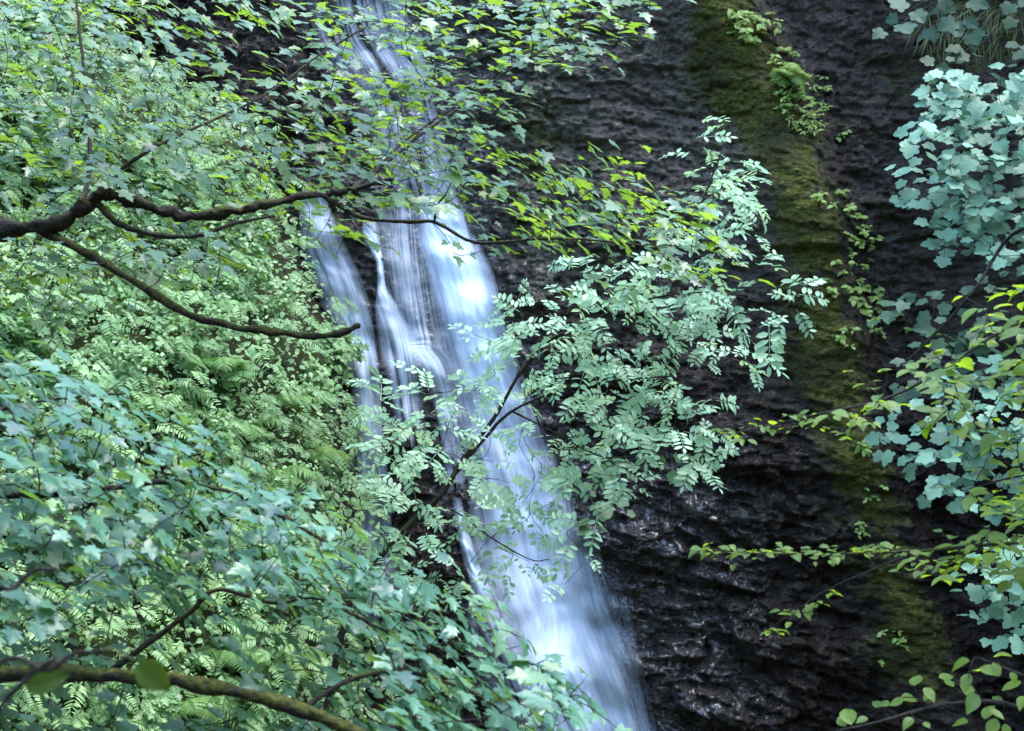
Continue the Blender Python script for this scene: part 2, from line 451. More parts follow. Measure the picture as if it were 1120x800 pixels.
def cliff_mat():
    m, nt = newmat('wet_layered_rock'); out = nd(nt, 'ShaderNodeOutputMaterial'); p = nd(nt, 'ShaderNodeBsdfPrincipled')
    tc = nd(nt, 'ShaderNodeTexCoord'); mp = nd(nt, 'ShaderNodeMapping')
    mp.inputs['Rotation'].default_value = (0, math.radians(12), 0); mp.inputs['Scale'].default_value = (1, 1, 2.2)
    lk(nt, tc.outputs['Object'], mp.inputs['Vector'])
    def noise(s, d=6, r=0.6):
        n = nd(nt, 'ShaderNodeTexNoise'); n.inputs['Scale'].default_value = s; n.inputs['Detail'].default_value = d; n.inputs['Roughness'].default_value = r
        lk(nt, mp.outputs[0], n.inputs['Vector']); return n.outputs[0]
    big = noise(0.8, 4); mid = noise(4.5, 6, 0.65); fine = noise(19, 6, 0.7)
    vo = nd(nt, 'ShaderNodeTexVoronoi'); vo.inputs['Scale'].default_value = 17; lk(nt, mp.outputs[0], vo.inputs['Vector'])
    rock = ramp(nt, mid, [(0.28, (0.006, 0.0045, 0.003)), (0.5, (0.023, 0.017, 0.012)), (0.7, (0.066, 0.052, 0.038))])
    rock = mixc(nt, math_(nt, 'MULTIPLY', ramp(nt, big, [(0.45, (0, 0, 0)), (0.62, (1, 1, 1))]), 0.4), rock, ramp(nt, fine, [(0.3, (0.011, 0.007, 0.0045)), (0.7, (0.034, 0.021, 0.014))]))
    am = nd(nt, 'ShaderNodeAttribute', attribute_name='moss'); aa = nd(nt, 'ShaderNodeAttribute', attribute_name='algae'); aso = nd(nt, 'ShaderNodeAttribute', attribute_name='soil'); awt = nd(nt, 'ShaderNodeAttribute', attribute_name='wet')
    alg = math_(nt, 'MULTIPLY', aa.outputs['Fac'], ramp(nt, fine, [(0.35, (0, 0, 0)), (0.6, (1, 1, 1))]), clamp=True)
    rock = mixc(nt, alg, rock, ramp(nt, mid, [(0.3, (0.024, 0.024, 0.016)), (0.62, (0.17, 0.165, 0.115))]))
    mo = math_(nt, 'SUBTRACT', math_(nt, 'ADD', math_(nt, 'MULTIPLY', am.outputs['Fac'], 1.0), math_(nt, 'ADD', math_(nt, 'MULTIPLY', mid, 2.0), math_(nt, 'MULTIPLY', big, 2.2))), 2.42, clamp=True)
    mo = math_(nt, 'MULTIPLY', mo, 2.2, clamp=True)
    mossc = ramp(nt, fine, [(0.28, (0.012, 0.014, 0.003)), (0.48, (0.050, 0.054, 0.008)), (0.66, (0.125, 0.132, 0.018))])
    mossc = mixc(nt, math_(nt, 'MULTIPLY', ramp(nt, big, [(0.5, (0, 0, 0)), (0.64, (1, 1, 1))]), 0.7), mossc, ramp(nt, fine, [(0.3, (0.010, 0.009, 0.005)), (0.7, (0.032, 0.030, 0.012))]))
    upz = nd(nt, 'ShaderNodeAttribute', attribute_name='upper_pale')
    rock = mixc(nt, math_(nt, 'MULTIPLY', upz.outputs['Fac'], 0.75), rock, ramp(nt, fine, [(0.3, (0.026, 0.021, 0.016)), (0.55, (0.085, 0.071, 0.056)), (0.72, (0.19, 0.165, 0.135))]))
    c = mixc(nt, mo, rock, mossc)
    c = mixc(nt, aso.outputs['Fac'], c, ramp(nt, mid, [(0.3, (0.012, 0.012, 0.005)), (0.5, (0.03, 0.04, 0.010)), (0.7, (0.06, 0.085, 0.022))]))
    lk(nt, c, p.inputs['Base Color'])
    rg = ramp(nt, fine, [(0.35, (0.45,) * 3), (0.48, (0.22,) * 3), (0.6, (0.08,) * 3)])
    rg2 = math_(nt, 'MAXIMUM', rg, math_(nt, 'MULTIPLY', math_(nt, 'MAXIMUM', mo, aso.outputs['Fac']), 0.85))
    lk(nt, rg2, p.inputs['Roughness'])
    lk(nt, math_(nt, 'MULTIPLY_ADD', awt.outputs['Fac'], 0.40, 0.15), p.inputs['Specular IOR Level'])
    wet = math_(nt, 'MULTIPLY', math_(nt, 'SUBTRACT', 1.0, math_(nt, 'MAXIMUM', mo, aso.outputs['Fac'])), ramp(nt, mid, [(0.4, (0, 0, 0)), (0.6, (1, 1, 1))]), clamp=True)
    lk(nt, math_(nt, 'MULTIPLY', wet, awt.outputs['Fac']), p.inputs['Coat Weight']); p.inputs['Coat Roughness'].default_value = 0.07
    h = math_(nt, 'ADD', math_(nt, 'MULTIPLY', mid, 1.0), math_(nt, 'MULTIPLY', fine, 0.5))
    sv = nd(nt, 'ShaderNodeSeparateColor'); lk(nt, vo.outputs['Color'], sv.inputs[0])
    h = math_(nt, 'ADD', h, math_(nt, 'MULTIPLY', math_(nt, 'MULTIPLY', sv.outputs[0], math_(nt, 'SUBTRACT', 1.0, mo)), 0.35))
    bp = nd(nt, 'ShaderNodeBump'); bp.inputs['Strength'].default_value = 1.0; bp.inputs['Distance'].default_value = 0.10
    lk(nt, h, bp.inputs['Height']); lk(nt, bp.outputs[0], p.inputs['Normal'])
    lk(nt, p.outputs[0], out.inputs[0]); return m

def ground_mat():
    m, nt = newmat('leaf_litter'); out = nd(nt, 'ShaderNodeOutputMaterial'); p = nd(nt, 'ShaderNodeBsdfPrincipled')
    tc = nd(nt, 'ShaderNodeTexCoord'); n = nd(nt, 'ShaderNodeTexNoise'); n.inputs['Scale'].default_value = 1.7; n.inputs['Detail'].default_value = 8
    lk(nt, tc.outputs['Object'], n.inputs['Vector'])
    lk(nt, ramp(nt, n.outputs[0], [(0.3, (0.03, 0.022, 0.013)), (0.5, (0.05, 0.055, 0.02)), (0.7, (0.05, 0.08, 0.025))]), p.inputs['Base Color'])
    p.inputs['Roughness'].default_value = 0.9
    bp = nd(nt, 'ShaderNodeBump'); bp.inputs['Distance'].default_value = 0.1; lk(nt, n.outputs[0], bp.inputs['Height']); lk(nt, bp.outputs[0], p.inputs['Normal'])
    lk(nt, p.outputs[0], out.inputs[0]); return m

def water_mat():
    m, nt = newmat('falling_white_water'); out = nd(nt, 'ShaderNodeOutputMaterial')
    uv = nd(nt, 'ShaderNodeUVMap'); uv.uv_map = 'flow'
    ed = nd(nt, 'ShaderNodeAttribute', attribute_name='edge'); de = nd(nt, 'ShaderNodeAttribute', attribute_name='dens')
    def noise(sx, sy, d=3):
        mp = nd(nt, 'ShaderNodeMapping'); mp.inputs['Scale'].default_value = (sx, sy, 1); lk(nt, uv.outputs[0], mp.inputs['Vector'])
        n = nd(nt, 'ShaderNodeTexNoise'); n.noise_dimensions = '2D'; n.inputs['Scale'].default_value = 1; n.inputs['Detail'].default_value = d
        lk(nt, mp.outputs[0], n.inputs['Vector']); return n.outputs[0]
    a = noise(5, 0.25, 2); b = noise(15, 0.4, 2); c = noise(52, 1.1, 3); e = noise(6.0, 3.2, 4)
    s = math_(nt, 'ADD', math_(nt, 'ADD', math_(nt, 'MULTIPLY', a, 0.30), math_(nt, 'MULTIPLY', b, 0.34)), math_(nt, 'ADD', math_(nt, 'MULTIPLY', c, 0.22), math_(nt, 'MULTIPLY', e, 0.14)))
    s = math_(nt, 'MULTIPLY', math_(nt, 'SUBTRACT', s, 0.5), 2.6)             # about -0.5 .. 0.5
    edge = math_(nt, 'SUBTRACT', 1.0, math_(nt, 'POWER', math_(nt, 'MINIMUM', math_(nt, 'ADD', ed.outputs['Fac'], math_(nt, 'MULTIPLY', math_(nt, 'SUBTRACT', b, 0.5), 0.7)), 1.0), 1.5), clamp=True)
    al = math_(nt, 'MULTIPLY', math_(nt, 'ADD', de.outputs['Fac'], s), edge, clamp=True)
    al = math_(nt, 'MULTIPLY', al, math_(nt, 'MULTIPLY', math_(nt, 'SUBTRACT', 1.0, ed.outputs['Fac']), 6.0, clamp=True), clamp=True)
    df = nd(nt, 'ShaderNodeBsdfDiffuse'); df.inputs['Color'].default_value = (0.74, 0.85, 0.96, 1)
    tl = nd(nt, 'ShaderNodeBsdfTranslucent'); tl.inputs['Color'].default_value = (0.74, 0.85, 0.96, 1)
    mx = nd(nt, 'ShaderNodeMixShader'); mx.inputs[0].default_value = 0.35; lk(nt, df.outputs[0], mx.inputs[1]); lk(nt, tl.outputs[0], mx.inputs[2])
    tr = nd(nt, 'ShaderNodeBsdfTransparent'); m2 = nd(nt, 'ShaderNodeMixShader')
    lk(nt, math_(nt, 'MINIMUM', al, 0.97), m2.inputs[0]); lk(nt, tr.outputs[0], m2.inputs[1]); lk(nt, mx.outputs[0], m2.inputs[2]); lk(nt, m2.outputs[0], out.inputs[0])
    return m

M_SYC = leaf_mat('sycamore_leaf', [(0.014, 0.048, 0.014), (0.034, 0.105, 0.040), (0.058, 0.15, 0.064), (0.09, 0.19, 0.065), (0.15, 0.23, 0.035)], [(0.22, 0.38, 0.02), (0.34, 0.50, 0.04)], 0.42, 0.40, 0.8, coat=0.0)
M_MAP = leaf_mat('maple_leaf', [(0.010, 0.040, 0.020), (0.024, 0.092, 0.048), (0.042, 0.138, 0.074), (0.068, 0.18, 0.090), (0.12, 0.20, 0.05)], [(0.14, 0.30, 0.03), (0.24, 0.42, 0.05)], 0.28, 0.42, 0.8, coat=0.0)
M_ROW = leaf_mat('rowan_leaf', [(0.12, 0.23, 0.11), (0.21, 0.37, 0.21), (0.30, 0.47, 0.28)], [(0.34, 0.54, 0.24), (0.44, 0.64, 0.32)], 0.42, 0.42, 0.6)
M_TEAL = leaf_mat('blue_green_leaf', [(0.055, 0.14, 0.085), (0.11, 0.235, 0.145), (0.18, 0.32, 0.21)], [(0.14, 0.32, 0.12), (0.18, 0.36, 0.14)], 0.25, 0.5, 0.35)
M_ELM = leaf_mat('yellow_green_leaf', [(0.045, 0.095, 0.010), (0.085, 0.155, 0.018), (0.15, 0.22, 0.03)], [(0.24, 0.40, 0.012), (0.38, 0.54, 0.03)], 0.5, 0.42, 0.4)
M_HERB = leaf_mat('herb_leaf', [(0.10, 0.18, 0.03), (0.18, 0.29, 0.055), (0.26, 0.38, 0.10)], [(0.2, 0.36, 0.04), (0.26, 0.42, 0.06)], 0.4, 0.5, 0.4)
M_BANK = leaf_mat('bank_leaf', [(0.075, 0.155, 0.050), (0.14, 0.27, 0.10), (0.23, 0.38, 0.14)], [(0.24, 0.40, 0.06), (0.36, 0.54, 0.10)], 0.38, 0.45, 0.5)
M_FERN = leaf_mat('fern_leaf', [(0.08, 0.17, 0.04), (0.14, 0.27, 0.075), (0.20, 0.35, 0.10)], [(0.2, 0.38, 0.07), (0.26, 0.44, 0.09)], 0.35, 0.5, 0.4)
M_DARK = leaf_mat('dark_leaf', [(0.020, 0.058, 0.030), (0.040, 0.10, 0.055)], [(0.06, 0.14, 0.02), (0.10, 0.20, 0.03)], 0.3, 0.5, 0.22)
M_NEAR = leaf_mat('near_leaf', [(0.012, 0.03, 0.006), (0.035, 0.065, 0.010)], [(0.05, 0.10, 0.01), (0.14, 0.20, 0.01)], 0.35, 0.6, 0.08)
M_SHADE = leaf_mat('shaded_leaf', [(0.035, 0.08, 0.03), (0.06, 0.12, 0.045)], [(0.10, 0.2, 0.03), (0.14, 0.26, 0.05)], 0.3, 0.5, 0.3)  # leaf green darkened so the colour carries the shade under the rowan
M_GRASS = leaf_mat('grass_blade', [(0.03, 0.06, 0.01), (0.055, 0.08, 0.014), (0.08, 0.085, 0.02)], [(0.14, 0.2, 0.03), (0.2, 0.22, 0.05)], 0.35, 0.5, 0.3)
M_BARK = bark_mat('bark', (0.006, 0.0045, 0.003), (0.026, 0.019, 0.013), 0.12)
M_MOSSBARK = bark_mat('mossy_bark', (0.006, 0.0045, 0.003), (0.020, 0.015, 0.010), 0.5)
M_TWIG = bark_mat('twig_bark', (0.008, 0.007, 0.006), (0.022, 0.019, 0.016), -0.5)
M_STEM = bark_mat('green_stem', (0.04, 0.05, 0.02), (0.07, 0.09, 0.035), -0.6)
M_CLIFF = cliff_mat(); M_GROUND = ground_mat(); M_WATER = water_mat()

# ------------------------------------------------------------------ cliff + ground
def grid_mesh(name, X, Y, Z, mat, attrs=None, smooth=True):
    r, c = X.shape
    me = bpy.data.meshes.new(name); V = np.stack([X, Y, Z], -1).reshape(-1, 3)
    i = (np.arange(r - 1)[:, None] * c + np.arange(c - 1)[None]).ravel()
    Q = np.stack([i, i + 1, i + c + 1, i + c], 1)
    me.vertices.add(len(V)); me.vertices.foreach_set('co', V.astype(np.float32).ravel())
    me.loops.add(len(Q) * 4); me.loops.foreach_set('vertex_index', Q.astype(np.int32).ravel())
    me.polygons.add(len(Q)); me.polygons.foreach_set('loop_start', np.arange(0, len(Q) * 4, 4, dtype=np.int32))
    me.polygons.foreach_set('use_smooth', np.full(len(Q), smooth))
    for k, v in (attrs or {}).items():
        a = me.attributes.new(k, 'FLOAT', 'POINT'); a.data.foreach_set('value', np.asarray(v, np.float32).ravel())
    me.materials.append(mat); me.update(calc_edges=True)
    o = bpy.data.objects.new(name, me); COL.objects.link(o); return o

xs = np.concatenate([np.linspace(-30, -7.8, 60)[:-1], np.linspace(-7.8, 7.8, 700), np.linspace(7.8, 30, 60)[1:]])
zs = np.concatenate([np.linspace(-9.5, -5.2, 30)[:-1], np.linspace(-5.2, 5.6, 500), np.linspace(5.6, 10, 40)[1:]])
X, Z = np.meshgrid(xs, zs)
YC = cliff_y(X, Z); YB = bank_y(X, Z); Y = np.minimum(YC, YB)
soil = sstep(0.1, 0.9, YC - YB + 0.5 * fbm(X * 1.5, Z * 1.5, 61, 3))
rx = rib_x(Z); fx = fall_x(Z)
moss = 1.0 * np.exp(-((X - rx + 0.02) / 0.50) ** 2) * sstep(-5.0, -3.2, Z) * (0.62 + 0.38 * sstep(-2.5, -0.5, Z)) + 0.6 * np.exp(-((X - W(800)) / 0.5) ** 2 - ((Z - H(60)) / 1.0) ** 2)
moss += 0.55 * np.exp(-((X - W(585)) / 0.55) ** 2 - ((Z - H(200)) / 1.9) ** 2)
moss += 0.35 * np.exp(-((X - W(465)) / 0.22) ** 2 - ((Z - H(340)) / 0.55) ** 2)
moss += 0.45 * np.exp(-((X - W(300)) / 0.5) ** 2 - ((Z - H(330)) / 1.2) ** 2) + 0.5 * np.exp(-((X - W(1060)) / 1.0) ** 2 - ((Z - H(40)) / 1.2) ** 2)
moss += 0.35 * np.exp(-((X - W(985)) / 0.5) ** 2 - ((Z - H(690)) / 0.8) ** 2)
algae = 1.0 * sstep(0.2, 1.6, Z) * sstep(-0.2, 0.5, X) * sstep(3.8, 2.8, X) + 0.4 * sstep(-0.5, 1, Z) * sstep(-2.2, -1.4, X) * sstep(0.2, -0.8, X)
wetm = np.clip(0.12 + 0.88 * sstep(-0.6, -2.0, Z) * sstep(0.2, 1.2, X) * sstep(3.6, 2.4, X) + 0.8 * np.exp(-((X - fx) / 0.9) ** 2), 0, 1)
upper_pale = sstep(-0.3, 1.2, Z) * sstep(0.3, 1.2, X) * (0.55 + 0.9 * np.clip(fbm(X * 1.2, Z * 0.7, 95, 3) + 0.25, 0, 0.5))  # paler upper rock; its colour also lifted to offset the crown's shade
ext_y = [12, 30, 60]
for e in ext_y:                                     # plateau behind the cliff top
    X = np.vstack([X, X[-1:]]); Y = np.vstack([Y, Y[-1:] * 0 + 22 + e]); Z = np.vstack([Z, Z[-1:] * 0 + 10 + 0.1 * e])
    soil = np.vstack([soil, soil[-1:] * 0 + 1]); moss = np.vstack([moss, moss[-1:] * 0]); algae = np.vstack([algae, algae[-1:] * 0]); wetm = np.vstack([wetm, wetm[-1:] * 0]); upper_pale = np.vstack([upper_pale, upper_pale[-1:] * 0])
cliff = tag(grid_mesh('cliff', X, Y, Z, M_CLIFF, {'soil': soil, 'moss': np.clip(moss, 0, 1.2), 'algae': algae, 'wet': wetm, 'upper_pale': upper_pale}), 'dark wet layered rock wall behind the waterfall', 'cliff', kind='structure')
gx, gy = np.meshgrid(np.linspace(-70, 70, 200), np.linspace(-60, 24, 140))
tag(grid_mesh('ground', gx, gy, ground_z(gx, gy), M_GROUND), 'leaf littered floor of the gorge with unseen slopes raised to block skylight', 'ground', kind='structure')

# ------------------------------------------------------------------ waterfall
def water_strand(name, pts, parent, off, bulge, seed, nu=33, nv=150):
    pts = np.array(pts, float)                      # py, centre px, half width px, density
    t = np.linspace(0, len(pts) - 1, nv)
    C = spline(pts[:, :3], nv); dn = np.interp(t, np.arange(len(pts)), pts[:, 3])
    u = np.linspace(-1, 1, nu)
    PX = C[:, 1:2] + C[:, 2:3] * u[None]; PY = np.repeat(C[:, 0:1], nu, 1)
    P = hit(PX.ravel(), PY.ravel(), smooth_cliff, 15, 25, 0.04).reshape(nv, nu, 3)
    y = P[..., 1].copy()
    for _ in range(3):                              # water skips the small ledges
        y[1:-1] = (y[:-2] + 2 * y[1:-1] + y[2:]) / 4
        y[:, 1:-1] = (y[:, :-2] + 2 * y[:, 1:-1] + y[:, 2:]) / 4
    s = np.cumsum(np.concatenate([[0], np.abs(np.diff(C[:, 0])) * K * D0]))
    U = u[None] * C[:, 2:3] * K * D0
    rid = 0.09 * fbm(U * 4.5 + seed, s[:, None] * 0.6 + 0 * U, 200 + seed, 3)
    y2 = y - off - bulge * (1 - u[None] ** 2) + rid
    f = y2 / P[..., 1]
    o = grid_mesh(name, P[..., 0] * f, y2, P[..., 2] * f, M_WATER, {'edge': np.abs(np.repeat(u[None], nv, 0)), 'dens': np.repeat(dn[:, None] * np.clip(np.minimum(t, len(pts) - 1 - t) * 3 + 0.0, 0, 1)[:, None], nu, 1)})
    me = o.data; uvl = me.uv_layers.new(name='flow')
    idx = np.empty(len(me.loops), np.int32); me.loops.foreach_get('vertex_index', idx)
    UV = np.stack([U + seed * 3.7, np.repeat(s[:, None], nu, 1) + seed], -1).reshape(-1, 2)
    uvl.data.foreach_set('uv', UV[idx].astype(np.float32).ravel())
    o.parent = parent; return o

wf = empty('waterfall', (0, 0, 0), 'white silky waterfall pouring down the dark cliff in several strands', 'waterfall', kind='structure')
MAIN = [(-60, 424, 13, .22), (0, 430, 13, .24), (60, 450, 16, .27), (120, 465, 14, .24), (180, 479, 16, .36), (225, 482, 24, .8), (260, 488, 34, .95), (300, 503, 40, 1.0), (350, 516, 40, .9), (400, 529, 44, .75), (450, 543, 46, .62), (520, 565, 54, .75), (580, 576, 66, .84), (640, 588, 74, .86), (700, 612, 78, .80), (760, 636, 72, .80), (860, 672, 76, .80)]
water_strand('main_curtain', MAIN, wf, 0.10, 0.10, 1, 49, 260)
water_strand('inner_curtain', [(225, 484, 20, .6), (260, 490, 26, .9), (310, 506, 30, 1.0), (380, 522, 30, .7), (450, 545, 34, .4), (540, 572, 44, .45), (600, 588, 46, .45), (660, 600, 50, .4), (715, 606, 36, .85), (760, 620, 40, .7), (860, 655, 50, .55)], wf, 0.24, 0.12, 2, 41, 220)
water_strand('top_veil', [(-60, 375, 72, .16), (0, 385, 68, .16), (40, 395, 64, .2), (60, 408, 60, .36), (76, 418, 54, .25), (100, 428, 46, .18), (160, 445, 40, .12), (220, 462, 34, .15)], wf, 0.08, 0.04, 3, 41, 120)
water_strand('left_stream', [(200, 341, 10, .45), (240, 346, 22, .6), (270, 353, 28, .6), (300, 366, 29, .55), (340, 380, 28, .58), (380, 393, 21, .62), (440, 402, 17, .55), (490, 403, 20, .7), (540, 402, 26, .5), (600, 399, 38, .45), (700, 395, 46, .45)], wf, 0.10, 0.07, 4, 33, 170)
water_strand('middle_stream', [(240, 405, 10, .3), (262, 407, 10, .7), (285, 415, 5, .75), (315, 418, 6, .75), (335, 423, 14, .6), (365, 433, 22, .5), (400, 440, 24, .35), (450, 446, 20, .2), (490, 452, 16, .15)], wf, 0.10, 0.05, 5, 25, 120)
water_strand('thin_veil', [(225, 446, 38, .26), (280, 450, 38, .28), (340, 458, 38, .24), (370, 464, 36, .3), (382, 466, 30, .6), (400, 478, 24, .6), (440, 489, 18, .62), (490, 499, 18, .4), (540, 504, 18, .3)], wf, 0.09, 0.05, 6, 33, 150)
water_strand('lower_stream', [(545, 499, 6, .5), (600, 511, 8, .75), (645, 526, 14, .6), (690, 540, 34, .35), (760, 570, 46, .4), (860, 600, 56, .45)], wf, 0.16, 0.06, 7, 33, 140)
water_strand('spray_edge', [(560, 640, 8, .16), (620, 650, 18, .24), (660, 660, 30, .28), (720, 670, 34, .26), (780, 682, 38, .30), (860, 696, 46, .34)], wf, 0.09, 0.03, 8, 33, 140)

# ------------------------------------------------------------------ trees
def branch(name, pts, r0, r1, root, mat, n=40, sides=10, rough=0.12, origin=(0, 0, 0), stubs=0):
    P = np.array([at(*p) for p in pts]); P = spline(P, n)
    P[1:-1] += rng.normal(0, r0 * 0.10, (n - 2, 3))
    R = np.linspace(r0, r1, n) * (1 + 0.08 * np.sin(np.linspace(0, 23, n) + r0 * 900))
    mb = MB(); tube(mb, P, R, sides, 0, True, rough)
    mb.build(name, [mat], root, origin)
    return P

def trunk(root, base, top_pts, r0, r1, mat, origin):
    P = spline(np.vstack([base] + [p for p in top_pts]), 36)
    mb = MB(); R = np.linspace(r0, r1, 36); R[:5] *= np.linspace(1.5, 1.0, 5)
    tube(mb, P, R, 14, 0, True, 0.06); mb.build('trunk', [mat], root, origin); return P

def gbase(x, y): return np.array([x, y, float(ground_z(np.array(x), np.array(y))) - 0.15])

# 1 ---- big sycamore on the left
b = gbase(-3.9, 8.6)
syc = empty('sycamore_tree', b, 'sycamore whose thick forked limb reaches in from the left across the upper fall', 'tree')
tr = trunk(syc, b, [np.array([-3.85, 8.6, -1.5]), at(-190, 262, 8.4), np.array([-4.0, 8.5, 3.5]), np.array([-3.7, 8.4, 6.2])], 0.24, 0.10, M_MOSSBARK, b)
sk = [tr]
sk.append(branch('branch', [(-190, 285, 8.4), (-60, 256, 8.1), (0, 252, 8.0), (60, 245, 7.9), (92, 227, 7.9), (116, 212, 7.9), (150, 221, 7.9), (200, 236, 8.0), (250, 233, 8.0), (300, 221, 8.1), (350, 213, 8.2), (385, 207, 8.2), (430, 196, 8.3)], 0.047, 0.012, syc, M_BARK, 90, 12, 0.3, b))
sk.append(branch('branch', [(352, 213, 8.2), (372, 226, 8.2), (400, 239, 8.15), (450, 243, 8.1), (475, 243, 8.1), (510, 262, 8.0), (535, 266, 8.0), (600, 261, 8.0), (650, 263, 8.1), (700, 268, 8.2)], 0.013, 0.005, syc, M_BARK, 46, 8, 0.1, b))
sk.append(branch('branch', [(40, 250, 8.0), (85, 272, 7.8), (140, 304, 7.7), (200, 341, 7.6), (250, 356, 7.6), (300, 363, 7.6), (342, 368, 7.6), (370, 365, 7.6), (393, 356, 7.6)], 0.021, 0.0155, syc, M_MOSSBARK, 50, 10, 0.2, b))
sk.append(branch('branch', [(105, 222, 7.9), (130, 245, 7.85), (170, 257, 7.8), (215, 258, 7.8), (258, 244, 7.9), (300, 236, 8.0)], 0.018, 0.007, syc, M_BARK, 36, 8, 0.12, b))
sk.append(branch('branch', [(60, 244, 8.0), (85, 225, 8.3), (98, 190, 8.5), (97, 130, 8.7), (90, 60, 9.0), (80, -40, 9.3)], 0.018, 0.007, syc, M_BARK, 36, 8, 0.12, b))
sk.append(branch('branch', [(112, 213, 7.9), (132, 186, 7.9), (168, 162, 7.9), (200, 146, 8.0), (250, 124, 8.2), (300, 98, 8.4), (350, 60, 8.6), (400, 30, 8.8)], 0.011, 0.005, syc, M_BARK, 40, 8, 0.1, b))
sk.append(branch('branch', [(385, 207, 8.2), (425, 175, 8.5), (470, 140, 8.8), (520, 105, 9.0), (560, 75, 9.2), (620, 40, 9.4)], 0.013, 0.005, syc, M_BARK, 40, 8, 0.1, b))
sk.append(branch('branch', [(400, 200, 8.3), (436, 160, 8.5), (480, 128, 8.7), (530, 95, 8.9)], 0.008, 0.004, syc, M_BARK, 26, 7, 0.1, b))
sk.append(branch('branch', [(475, 243, 8.1), (478, 225, 8.0), (488, 212, 8.0), (500, 190, 8.1), (530, 180, 8.2)], 0.006, 0.003, syc, M_BARK, 20, 6, 0.1, b))
T1 = {-1: (-3, '22233333332222223333332'), 0: (-2, '66886787654545778885'), 1: (-2, '668877741123348787410'), 2: (-2, '6798888745689984100'), 3: (-2, '6799888766889972000'), 4: (-2, '679888877777999344210'),
      5: (-2, '5576556655555443466762'), 6: (-2, '4565556543331012465661'), 7: (-2, '44554654110000000122331'), 8: (-2, '34331100000000000000')}
def d_syc(px, py):
    front = rng.random() < (0.03 if (py > 190 and px < 420) else 0.2)
    return (7.75 - 0.5 * rng.random()) if front else 8.35 + abs(rng.normal(0, 0.75)) + 0.004 * max(0, 240 - py)
tips = [at(*p) for p in dens_tips(T1, 1.5, None, d_syc)]
def n_syc(p):
    px = p[0] / (K * p[1]) + 560; py = 400 - p[2] / (K * p[1])
    slope = 0.42 * math.exp(-((px - 180) / 260) ** 2) + 0.45 * math.exp(-((px - 620) / 120) ** 2) * (py > 150) + 0.08
    return np.array([slope, -((400 - py) * K + 0.12 + 0.13 * rng.standard_normal()), 1.0])
sk[3] = sk[3][:34]; mb = MB(); tw = grow(sk, tips)
n1 = spray_leaves(mb, tw, MAPLE, 0.090, n_syc, 0.095, 0.42, 0.4, 0.17)
mb.build('crown', [M_SYC, M_TWIG], syc, b)

# 2 ---- maple low on the left
b = gbase(-2.9, 5.4)
map_ = empty('maple_tree', b, 'maple with a mossy low limb and pale leaves in the lower left corner', 'tree')
tr = trunk(map_, b, [np.array([-2.9, 5.4, -2.3]), np.array([-2.85, 5.4, -1.0]), np.array([-2.95, 5.5, 0.8])], 0.15, 0.06, M_MOSSBARK, b)
sk = [tr]
sk.append(branch('branch', [(-420, 800, 5.4), (-100, 740, 5.3), (0, 738, 5.0), (70, 735, 4.95), (150, 742, 4.9), (200, 746, 4.9), (260, 756, 4.85), (330, 776, 4.85), (400, 806, 4.85), (480, 850, 4.85)], 0.030, 0.018, map_, M_MOSSBARK, 50, 12, 0.16, b))
sk.append(branch('branch', [(-420, 560, 5.6), (-60, 545, 5.6), (0, 542, 5.6), (60, 541, 5.6), (110, 535, 5.6), (190, 528, 5.7), (270, 545, 5.8), (350, 590, 5.8), (420, 640, 5.8)], 0.016, 0.005, map_, M_BARK, 50, 8, 0.12, b))
sk.append(branch('branch', [(110, 742, 5.2), (160, 705, 5.2), (210, 668, 5.2), (238, 645, 5.2), (300, 660, 5.3), (345, 655, 5.3), (420, 690, 5.4)], 0.012, 0.004, map_, M_BARK, 40, 8, 0.1, b))
sk.append(branch('branch', [(330, 776, 5.1), (380, 745, 5.2), (440, 735, 5.3), (510, 755, 5.4), (570, 790, 5.4)], 0.010, 0.004, map_, M_BARK, 30, 8, 0.1, b))
sk.append(branch('branch', [(-200, 550, 5.6), (-60, 470, 6.0), (40, 440, 6.2), (140, 430, 6.4)], 0.012, 0.004, map_, M_BARK, 30, 8, 0.1, b))
T2 = {9: (-2, '332100'), 10: (-2, '4443210'), 11: (-2, '445543210'), 12: (-2, '4455443310'), 13: (-2, '44555555542'), 14: (-2, '445566666784'), 15: (-2, '44556666678951'), 16: (-2, '4454443566789653'), 17: (-2, '44442110124799863'),
      18: (-2, '333111001135799862'), 19: (-2, '3322111001247899952'), 20: (-2, '332221112346789972')}
tips = [at(*p) for p in dens_tips(T2, 1.0, None, lambda px, py: (5.35 + 0.6 * rng.random()) if (py > 690 and px < 430) else 5.5 + rng.normal(0, 0.4) - 0.0008 * (py - 600) + 0.0004 * px)]
def n_map(p): return np.array([0.62 + 0.10 * rng.standard_normal(), -0.06 + 0.12 * rng.standard_normal(), 1.0])
mb = MB(); tw = grow(sk, tips)
n2 = spray_leaves(mb, tw, MAPLE, 0.085, n_map, 0.07, 0.36, 0.4, 0.17)
mb.build('crown', [M_MAP, M_TWIG], map_, b)

